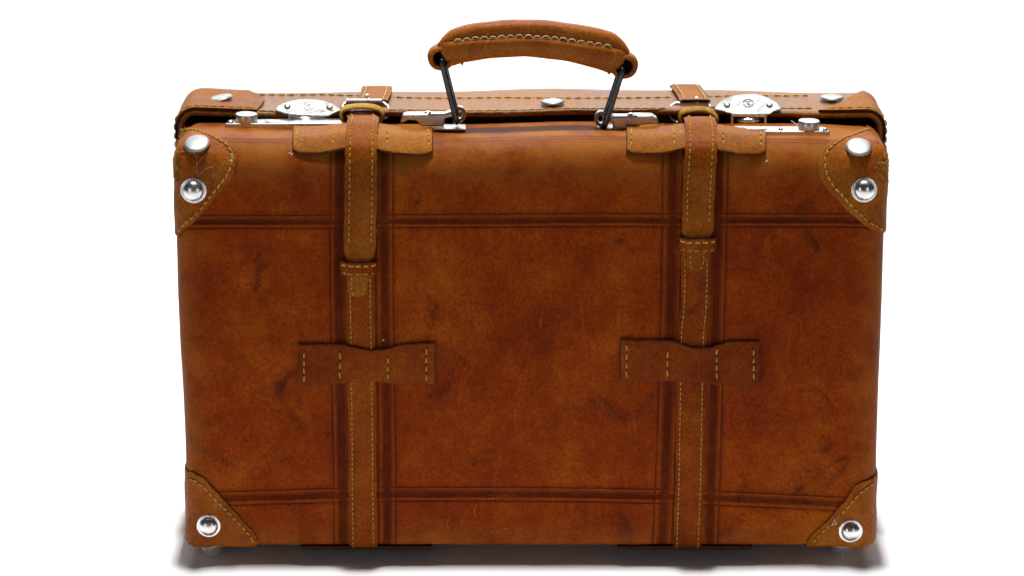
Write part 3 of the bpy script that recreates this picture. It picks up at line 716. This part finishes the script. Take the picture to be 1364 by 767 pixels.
# ------------------------------------------------------------------ strap pieces on the lid, buckles
def flatpoly(mb, pts, nrm, th, mi=0):
    """prism from outline pts (world, planar) thickness th along -nrm"""
    P = np.asarray(pts); n = len(P); nrm = np.array(nrm, float); nrm /= np.linalg.norm(nrm)
    mb.add(np.vstack([P, P-nrm*th]), [tuple(range(n)), tuple(range(2*n-1, n-1, -1))] + [(j, (j+1) % n, n+(j+1) % n, n+j) for j in range(n)], mi)
for key, pts, bar, frame, arch, prong in (
  ('L', [(502, 121.5), (501, 127), (499, 133), (496, 140)], (461, 509, 135.5), [(462, 137), (457, 141), (456, 148), (459, 156), (470, 160), (500, 160), (513, 157), (518, 152), (517, 143), (510, 137)], [(464, 165), (456, 159), (453, 150), (456, 143), (466, 139.5), (483, 138), (500, 140), (509, 145), (511, 153), (508, 160), (504, 166)], 490),
  ('R', [(913, 120.5), (918, 126), (922, 132), (926, 140)], (899, 943, 139), [(900, 138), (893, 143), (892, 152), (898, 161), (910, 165), (940, 165), (953, 163), (957, 157), (952, 147), (944, 141)], [(914, 170), (906, 163), (904, 154), (907, 147), (917, 143.5), (933, 142), (947, 145.5), (954, 151), (956, 158), (955, 164), (951, 169)], 929)):
    q = np.array([lsy(a, b) for a, b in pts]); q[0][1] = LY1-.004
    q = crom(np.vstack([q]), 40); P, N = LS(q[:, 0], q[:, 1], .0014+.0008*np.linspace(0, 1, 40)**2)
    over = LS(np.array([q[0][0]]), np.array([LY1+.0015]), -.0005)[0]; P = np.vstack([over, P]); N = np.vstack([[0, .7, .7], N])
    o, P, N, B = ribbon('lid_strap', P, N, .0265, .0022, M['tan'], root, seed=61, edge=.0003, side=np.tile([1., 0, 0], (41, 1)))
    rows(o, P, N, B, .0265, .0024, .0042, [M['thread_pale'], M['hole']], .0050, .0042, .0005, 1, 40)
    # buckle
    yb = .094
    a, b_, yy = bar; A, B2 = at_depth(a, yy, yb), at_depth(b_, yy, yb)
    m2 = MB(); F = [at_depth(x, y, yb-(y-137)*.0006) for x, y in frame]; F = crom(np.array(F), 60); tube_add(m2, F, .0015, 10, ref=(0, 1, 0))
    bk = m2.build('buckle', M['chrome'], root, smooth=60)
    m2 = MB(); tube_add(m2, crom([A, (A+B2)/2, B2], 8), .0025, 14, ref=(0, 1, 0)); m2.build('roller', M['satin'], bk)
    m2 = MB(); c0 = at_depth(prong, yy+2, yb-.003)+np.array([0, 0, .001]); c1 = at_depth(prong, yy-4, yb+.004); c2 = at_depth(prong-1, yy-8, yb+.004)
    tube_add(m2, crom([c0, c1, c2, c2+np.array([0, .004, -.001])], 14), np.linspace(.0019, .0014, 14), 8, ref=(1, 0, 0)); m2.build('prong', M['chrome'], bk)
    # arched keeper under the buckle
    ya = .078
    m2 = MB(); C = crom(np.array([at_depth(x, y+1.8, ya) for x, y in arch]), 50); cen = C.mean(0); Tt = np.gradient(C, axis=0); Tt /= np.linalg.norm(Tt, axis=1, keepdims=True)
    No = np.cross(Tt, [0, 1., 0]); No *= np.sign(((C-cen)*No).sum(1, keepdims=True)); No[:, 1] = 0
    G = []
    for dy, off in ((-.0058, -.0004), (-.0062, -.0014), (-.0056, -.0026), (.0045, -.0026), (.0052, -.001), (.0045, .0004), (0, .0010)):
        wob = worn(50, .0003, 9)[:, None]*np.array([0, 1, 0]); G.append(C+No*off+np.array([0, dy, .25*abs(dy)*0])+wob)
    G = np.array(G); m2.grid(G, closed_u=True)
    ng = len(G); m2.f += [tuple(j*50 for j in range(ng)), tuple(j*50+49 for j in range(ng))]; m2.m += [0, 0]
    kp = m2.build('buckle_keeper', M['suede'], root, smooth=60)

# ------------------------------------------------------------------ latches
HP = [([(366.4, 145.5), (371.5, 140), (384, 135), (398.6, 132.4), (413, 132), (428, 133.5), (442.6, 137.9), (453, 145.2), (453, 147.4), (442.6, 151.8), (431.6, 155), (384, 152), (374, 149.5), (367, 147)], [(384, 151.5), (432, 154.5)], (382.8, 142.3), (439, 143.4), (411.8, 141.5), 163),
      ([(951.7, 143.7), (960, 135), (973, 128.6), (987.6, 125.8), (997.6, 125), (1009, 125.8), (1023.4, 130), (1035, 137), (1040.6, 143.7), (1040.6, 145.5), (1030.6, 148.6), (1021, 152.6), (974, 151), (966, 149), (952.5, 146)], [(973.5, 150.5), (1021.5, 152)], (968.6, 140.4), (1025, 140.4), (996.5, 138), 167)]
for i, (outl, neck, r1, r2, em, yb) in enumerate(HP):
    ang = R(36); nrm = np.array([0, -math.sin(ang), math.cos(ang)]); cxp = (neck[0][0]+neck[1][0])/2
    org = at_depth(cxp, neck[0][1]+1, LY0-.0035)
    P = [on_plane(a, b, org, nrm) for a, b in outl]
    P = crom(np.array(P+[P[0]]), 61)[:-1]
    m2 = MB(); flatpoly(m2, P, nrm, .0016); hs = m2.build('hasp', M['plate'], root, smooth=40, bevel=.0006)
    # front neck with a window: top bar, two side posts
    A, B2 = on_plane(*neck[0], org, nrm), on_plane(*neck[1], org, nrm); zb = at_depth(cxp, yb, A[1]-.001)[2]
    m2 = MB()
    def box(mbx, x0, x1, y0, y1, z0, z1, zr=None):
        z0r = z0 if zr is None else zr[0]; z1r = z1 if zr is None else zr[1]
        V = [(x0, y0, z0), (x1, y0, z0r), (x1, y1, z0r), (x0, y1, z0), (x0, y0, z1), (x1, y0, z1r), (x1, y1, z1r), (x0, y1, z1)]
        mbx.add(V, [(0, 3, 2, 1), (4, 5, 6, 7), (0, 1, 5, 4), (1, 2, 6, 5), (2, 3, 7, 6), (3, 0, 4, 7)])
    x0, x1 = A[0], B2[0]; yy = A[1]; th = .0016
    box(m2, x0, x1, yy-.0022, yy-.0004, A[2]-.0030, A[2]+.0003, (B2[2]-.0030, B2[2]+.0003))
    box(m2, x0, x0+.0022, yy-.0021, yy+.004, zb, A[2]-.0026); box(m2, x1-.0022, x1, yy-.0021, yy+.004, zb, B2[2]-.0026)
    m2.build('hasp_frame', M['chrome'], hs, bevel=.0005)
    # rounded catch in the window
    m2 = MB(); c = np.array([(x0+x1)/2 + (-.002 if i == 0 else 0), yy+.002, (A[2]+zb)/2-.0015])
    wv, hv = (x1-x0)*.36, .0036
    G = np.array([[c+np.array([wv*math.cos(a)*math.cos(bb), -.006*math.cos(a)*math.sin(bb), hv*math.sin(a)]) for bb in np.linspace(0, 2*math.pi, 32, endpoint=False)] for a in np.linspace(-1.5, 1.5, 14)]); m2.grid(G, closed_v=True)
    m2.build('catch', M['stud'], hs)
    m2 = MB(); box(m2, c[0]-.0022, c[0]+.0022, yy-.0045, yy+.001, c[2]-.0055, c[2]-.002); m2.build('catch_pin', M['iron'], hs, bevel=.0004)
    for rr_ in (r1, r2):
        m2 = MB(); p = on_plane(*rr_, org, nrm); r = .0028; dome_profile(m2, p, nrm, [(r, -.0005), (r, .0003)] + [(r*math.cos(a), .0003+.0013*math.sin(a)) for a in np.linspace(.1, 1.55, 6)], 20); m2.build('rivet', M['satin'], hs)
    # engraved round seal with a small monogram
    m2 = MB(); p = on_plane(*em, org, nrm)+nrm*.00006; xa = np.array([1., 0, 0]); ya_ = np.cross(nrm, xa); wr = .00030 if i else .00018
    ring = lambda r: np.array([p+r*(math.cos(a)*xa+math.sin(a)*ya_) for a in np.linspace(0, 2*math.pi, 40, endpoint=False)])
    tube_add(m2, ring(.0046), wr, 5, closed=True)
    if i:
        tube_add(m2, ring(.0036), wr*.7, 5, closed=True)
    for pts in ([(-.5, -.5), (-.6, .2), (-.2, .55), (.1, .1), (-.3, -.1), (.3, -.5)], [(.5, .5), (.1, .55), (.0, .1), (.5, -.1), (.35, -.55), (-.1, -.5)]):
        tube_add(m2, crom(np.array([p+.0034*(a*xa+b2*ya_) for a, b2 in pts]), 24), wr, 5)
    m2.build('engraved_seal', M['iron'] if i else M['satin'], hs)
# lock base plates with push knobs
for (xa_, xb_, yf, kx, kr, kt, kb, ends) in ((300, 457, 173, 327, 15.0, 151, 165, 'L'), (972, 1105, 182, 1078.5, 14.5, 158, 172, 'R')):
    x_, v_ = uv((xa_+xb_)/2, yf-1); yb_ = v_-Z1 if v_ > Z1+.004 else .022; yb_ = max(.030, yb_)
    pz = S(bx(x_, Z1+yb_))[0][2]-.0012
    A, B2 = at_depth(xa_, yf-1, yb_), at_depth(xb_, yf, yb_)
    zt = at_depth((xa_+xb_)/2, yf-8.0, yb_)[2]; dep = .017
    sl = .0010 if ends == 'R' else -.0006
    m2 = MB(); zb0 = zt-.0052
    out = [(A[0], 0), (A[0]+.002, dep*.7), (A[0]+.004, dep), (B2[0]-.004, dep), (B2[0]-.002, dep*.7), (B2[0], 0)]
    V = [(x, yb_+d, zt-sl*(x-A[0])/.1+.0) for x, d in out]; V2 = [(x+(-.0012 if j == 0 else (.0012 if j == 5 else 0)), yb_+d, zb0-.002-sl*(x-A[0])/.1) for j, (x, d) in enumerate(out)]
    n = len(V); m2.add(V+V2, [tuple(range(n))[::-1], tuple(range(n, 2*n))]+[(j, (j+1) % n, n+(j+1) % n, n+j) for j in range(n)])
    pl = m2.build('lock_plate', M['chrome'], root, bevel=.0009)
    kc = at_depth(kx, kb, yb_-.001); r = kr*.00064; kc = np.array([kc[0], yb_+r-.0005, zt-.0004]); hk = .0070
    m2 = MB(); dome_profile(m2, kc, (0.02 if ends == 'L' else .03, 0, 1), [(r*.96, -.0005), (r, .0004), (r, hk-.0016), (r*.985, hk-.0006), (r*.93, hk), (r*.80, hk+.0002), (r*.70, hk-.0003), (.0001, hk-.0004)], 40); m2.build('lock_knob', M['chrome'], pl, smooth=35)
    m2 = MB()
    for ppx, rr_ in (((307, .0028), (357, .0020)) if ends == 'L' else ((1099, .0022), (1040, .0020))):
        pp = at_depth(ppx, yf-10, yb_+.004); pp[2] = zt-sl*(pp[0]-A[0])/.1; pp[1] = yb_+.004; dome_profile(m2, pp, (0, 0, 1), [(rr_*math.cos(a), .0022*math.sin(a)) for a in np.linspace(0, 1.55, 6)], 16)
    m2.build('rivet', M['chrome'], pl, kind='stuff')
    m2 = MB(); box(m2, at_depth(352 if ends == 'L' else 1000, 165, yb_)[0], at_depth(374 if ends == 'L' else 1022, 165, yb_)[0], yb_+.001, yb_+.010, zt-.0005, zt+.0012); m2.build('lock_slide', M['chrome'], pl, bevel=.0004)
m2 = MB(); tube_add(m2, [at_depth(1054, 161, .05), at_depth(1060, 165, .046), at_depth(1066, 169.5, .042)], .00025, 5); m2.build('loose_thread', M['fluff'], root)

# ------------------------------------------------------------------ handle
YH = .052
top_px = [(583, 59), (587, 52), (593, 45), (602, 38), (620, 32.5), (643, 28.5), (670, 26), (698, 25), (725, 26), (753, 29), (794, 36), (816, 42), (827, 50), (834, 58), (839, 67)]
seam_px = [(586, 61.5), (593, 59.6), (602, 58.5), (620, 56.5), (643, 55), (670, 53.3), (698, 52.6), (725, 54), (753, 57), (794, 63), (818, 67.5), (827, 70), (834, 73.5)]
bot_px = [(589, 76), (594, 85), (603, 88.5), (618, 84), (643, 80), (670, 77.2), (698, 76.3), (725, 78.5), (753, 82.2), (794, 92), (811, 98), (821, 98), (828, 90)]
NS = 90
cT, cS, cB = crom(top_px, NS), crom(seam_px, NS), crom(bot_px, NS)
Gs = []
for i in range(NS):
    t = i/(NS-1); e = min(t, 1-t); fl = min(1, e/.09)   # ends flatten
    dep = .0088*(.66+.34*fl**.6)
    pt = at_depth(*cT[i], YH); ps = at_depth(*cS[i], YH-dep); pb = at_depth(*cB[i], YH-dep*.5)
    X = pt[0]*.5+pb[0]*.5
    def pp(a, y, f=None): return np.array([a[0], y, a[2]])
    z_s, z_t, z_b = ps[2], pt[2]-.001, pb[2]
    hu = z_t-z_s; hl = z_s-z_b
    xs_ = lambda z: np.interp(z, [z_b, z_s, z_t], [pb[0], ps[0], pt[0]])
    gv = .0022*fl
    sec_ = [(-dep-.0012, z_s-.0006), (-dep-.0016, z_s-.0022), (-dep-.0013, z_s-hl*.35), (-dep-.0004, z_s-hl*.68), (-dep*.72, z_b+hl*.08), (-dep*.40, z_b), (dep*.1, z_b+.0004), (dep*.6, z_b+hl*.12), (dep*.95, z_b+hl*.45), (dep*1.1, z_s), (dep*1.1, z_s+hu*.35), (dep*.85, z_s+hu*.75), (dep*.4, z_t-hu*.03), (-dep*.05, z_t), (-dep*.5, z_t-hu*.08), (-dep*.82, z_t-hu*.28), (-dep*.86, z_t-hu*.48), (-dep*.74, z_s+hu*.28), (-dep+gv, z_s+hu*.12), (-dep+gv*.6, z_s+.0016), (-dep-.0002, z_s+.0008)]
    Gs.append([[xs_(z), YH+y, z] for y, z in sec_])
Gs = np.array(Gs); Gs += (.0003*np.sin(Gs[..., 0]*190+Gs[..., 2]*120))[..., None]*np.array([0, 1, .4])
m2 = MB(); m2.grid(Gs, closed_v=True); kk = Gs.shape[1]
m2.f += [tuple(range(kk)), tuple((NS-1)*kk+j for j in range(kk))]; m2.m += [0, 0]
handle = m2.build('handle', M['grip'], root, smooth=55)
# leather eyes at both ends, wrapped round the metal links
for cx, cy, ro in ((588, 76, .0106), (831, 87, .0108)):
    m2 = MB(); c = at_depth(cx, cy, YH); G = []
    kq = 40; ri = ro*.60
    for dy, r, in ((-.0074, ri), (-.0084, ri+.0008), (-.0087, (ro+ri)/2), (-.0080, ro-.0010), (-.0066, ro), (0, ro+.0004), (.0066, ro), (.0080, ro-.001), (.0082, ri+.0008), (.0074, ri), (0, ri)):
        G.append([c+np.array([r*math.cos(a)*1.08*(1+.03*math.sin(3*a)), dy, r*math.sin(a)*(1+.03*math.sin(2*a+1))]) for a in np.linspace(0, 2*math.pi, kq, endpoint=False)])
    m2.grid(np.array(G), closed_u=True, closed_v=True); m2.build('handle_eye', M['grip'], handle, smooth=60)
    m2 = MB(); tube_add(m2, [c+np.array([0, -.0045, 0]), c+np.array([0, .0070, 0])], ri*1.06, 24, ref=(0, 0, 1)); m2.build('eye_shade_plug', M['hollow_shade'], handle)  # near-black plug painting the shade inside the eye's hole
# seam stitches, one by one
Q = Gs[:, -2]*.5+Gs[:, -3]*.5; Q = resamp(Q, 400); pr = proj(Q)
xs_c = np.linspace(610, 809, 18)
for xc in xs_c:
    a = int(np.argmin(abs(pr[:, 0]-xc))); tg = Q[min(a+3, 399)]-Q[a-3]
    single_stitch('grip', Q[a]+np.array([0, -.0016, -.0003]), tg, (0, -1, .15), handle, rng.uniform(.93, 1.07))
mh = MB()
for xc in (xs_c[:-1]+xs_c[1:])/2:
    a = int(np.argmin(abs(pr[:, 0]-xc))); dome_profile(mh, Q[a]+np.array([0, -.0008, .0002]), (0, -1, .3), [(.0013, 0), (.0008, .0003), (.00001, .0004)], 8)
mh.build('stitch_holes', M['hole'], handle, kind='stuff')
# frayed nibs under the grip
mh = MB()
for a, b in ((615.5, 86), (811, 98.5)):
    c = at_depth(a, b, YH-.004); tube_add(mh, [c+np.array([0, 0, .002]), c+np.array([.0002, 0, .0004]), c+np.array([.0004, 0, -.0006])], [.0018, .0014, .0006], 6)
mh.build('frayed_edge', M['grip'], handle, kind='stuff')
# links: closed rounded loops of dark iron rod
for (tx, ty, bx_, by_) in ((588.5, 78, 609, 161), (829, 90, 804.5, 166)):
    T0, B0 = at_depth(tx, ty, YH), at_depth(bx_, by_, YH)
    ax = (B0-T0); L_ = np.linalg.norm(ax); ax /= L_; hw = .0088; pts = []
    for d, s in ((0, -.4), (.0, -.8), (.004, -1), (.010, -1), (L_*.5, -1), (L_-.006, -1), (L_-.001, -.8), (L_, -.3), (L_, .3), (L_-.001, .8), (L_-.006, 1), (L_*.5, 1), (.010, 1), (.004, 1), (0, .8), (0, .4)):
        pts.append(T0+ax*d+np.array([0, s*hw, 0]))
    P = crom(np.array(pts+[pts[0]]), 90)[:-1]
    m2 = MB(); tube_add(m2, P, .0027, 12, closed=True, ref=(1, .01, 0)); m2.build('handle_link', M['iron'], root, smooth=60)
# chrome mounts
MT = [([(535, 158.4), (537, 154.5), (541, 153), (563, 152.5), (591, 152.5), (601, 149.6), (606, 150), (604, 156), (592, 158), (591.5, 169), (561.6, 169), (558.6, 165), (554, 161), (544, 160.5), (538, 163.5), (533, 164.5)], (570, 152), (612.5, 150), 1),
      ([(813, 158), (817, 155.5), (835, 155.5), (846.6, 154.2), (868.6, 154.7), (874.5, 158.4), (878, 166), (868.6, 165.5), (854, 167), (845, 173), (816.6, 173), (816, 163), (806, 163), (806, 159)], (840, 154.5), (800, 156), -1)]
for outl, riv, eye, sg in MT:
    yy = YH-.006
    P = np.array([at_depth(a, b, yy) for a, b in outl]); m2 = MB(); flatpoly(m2, P, (0, -1, 0), -.012 if False else .012); mo = m2.build('handle_mount', M['chrome'], root, smooth=30, bevel=.0012)
    m2 = MB(); p = at_depth(riv[0], riv[1], yy+.005); r = .0036; dome_profile(m2, p, (0, 0, 1), [(r, -.001)] + [(r*math.cos(a), .0026*math.sin(a)) for a in np.linspace(0, 1.55, 7)], 20); m2.build('rivet', M['stud'], mo)
    m2 = MB(); c = at_depth(eye[0], eye[1]+2, YH); G = np.array([c+np.array([.0036*math.cos(a), 0, .0052*math.sin(a)]) for a in np.linspace(0, 2*math.pi, 28, endpoint=False)]); 
    tube_add(m2, G, .0019, 10, closed=True, ref=(0, 1, 0), flat=2.2); m2.build('mount_eye', M['chrome'], mo, smooth=60)
    c2 = at_depth(eye[0]+(0 if sg > 0 else -2), 165 if sg > 0 else 169, YH-.006); m2 = MB(); xw = .010
    box(m2, c2[0]-.020 if sg > 0 else c2[0]-.006, c2[0]+.005 if sg > 0 else c2[0]+.020, YH-.008, YH+.010, Z1+.0002, Z1+.0016); m2.build('mount_base', M['chrome'], mo, bevel=.0004)

# things under the case: leather scraps seen below the bottom edge
for (xa, xb) in ((400, 575), (822, 1002)):
    m2 = MB(); A, B2 = at_depth(xa, 728, .005), at_depth(xb, 728, .005)
    n = 30; x = np.linspace(A[0], B2[0], n); w1 = worn(n, .0008, 77)
    top = np.array([[[xx, y, Z0+.0008] for xx in x] for y in (.004, .03, .06)]); bot = top.copy(); bot[..., 2] = Z0-.0022; bot[0, :, 2] += w1
    sheet(m2, top, bot); m2.build('underside_loop', [M['under'], M['under']], root, smooth=40)
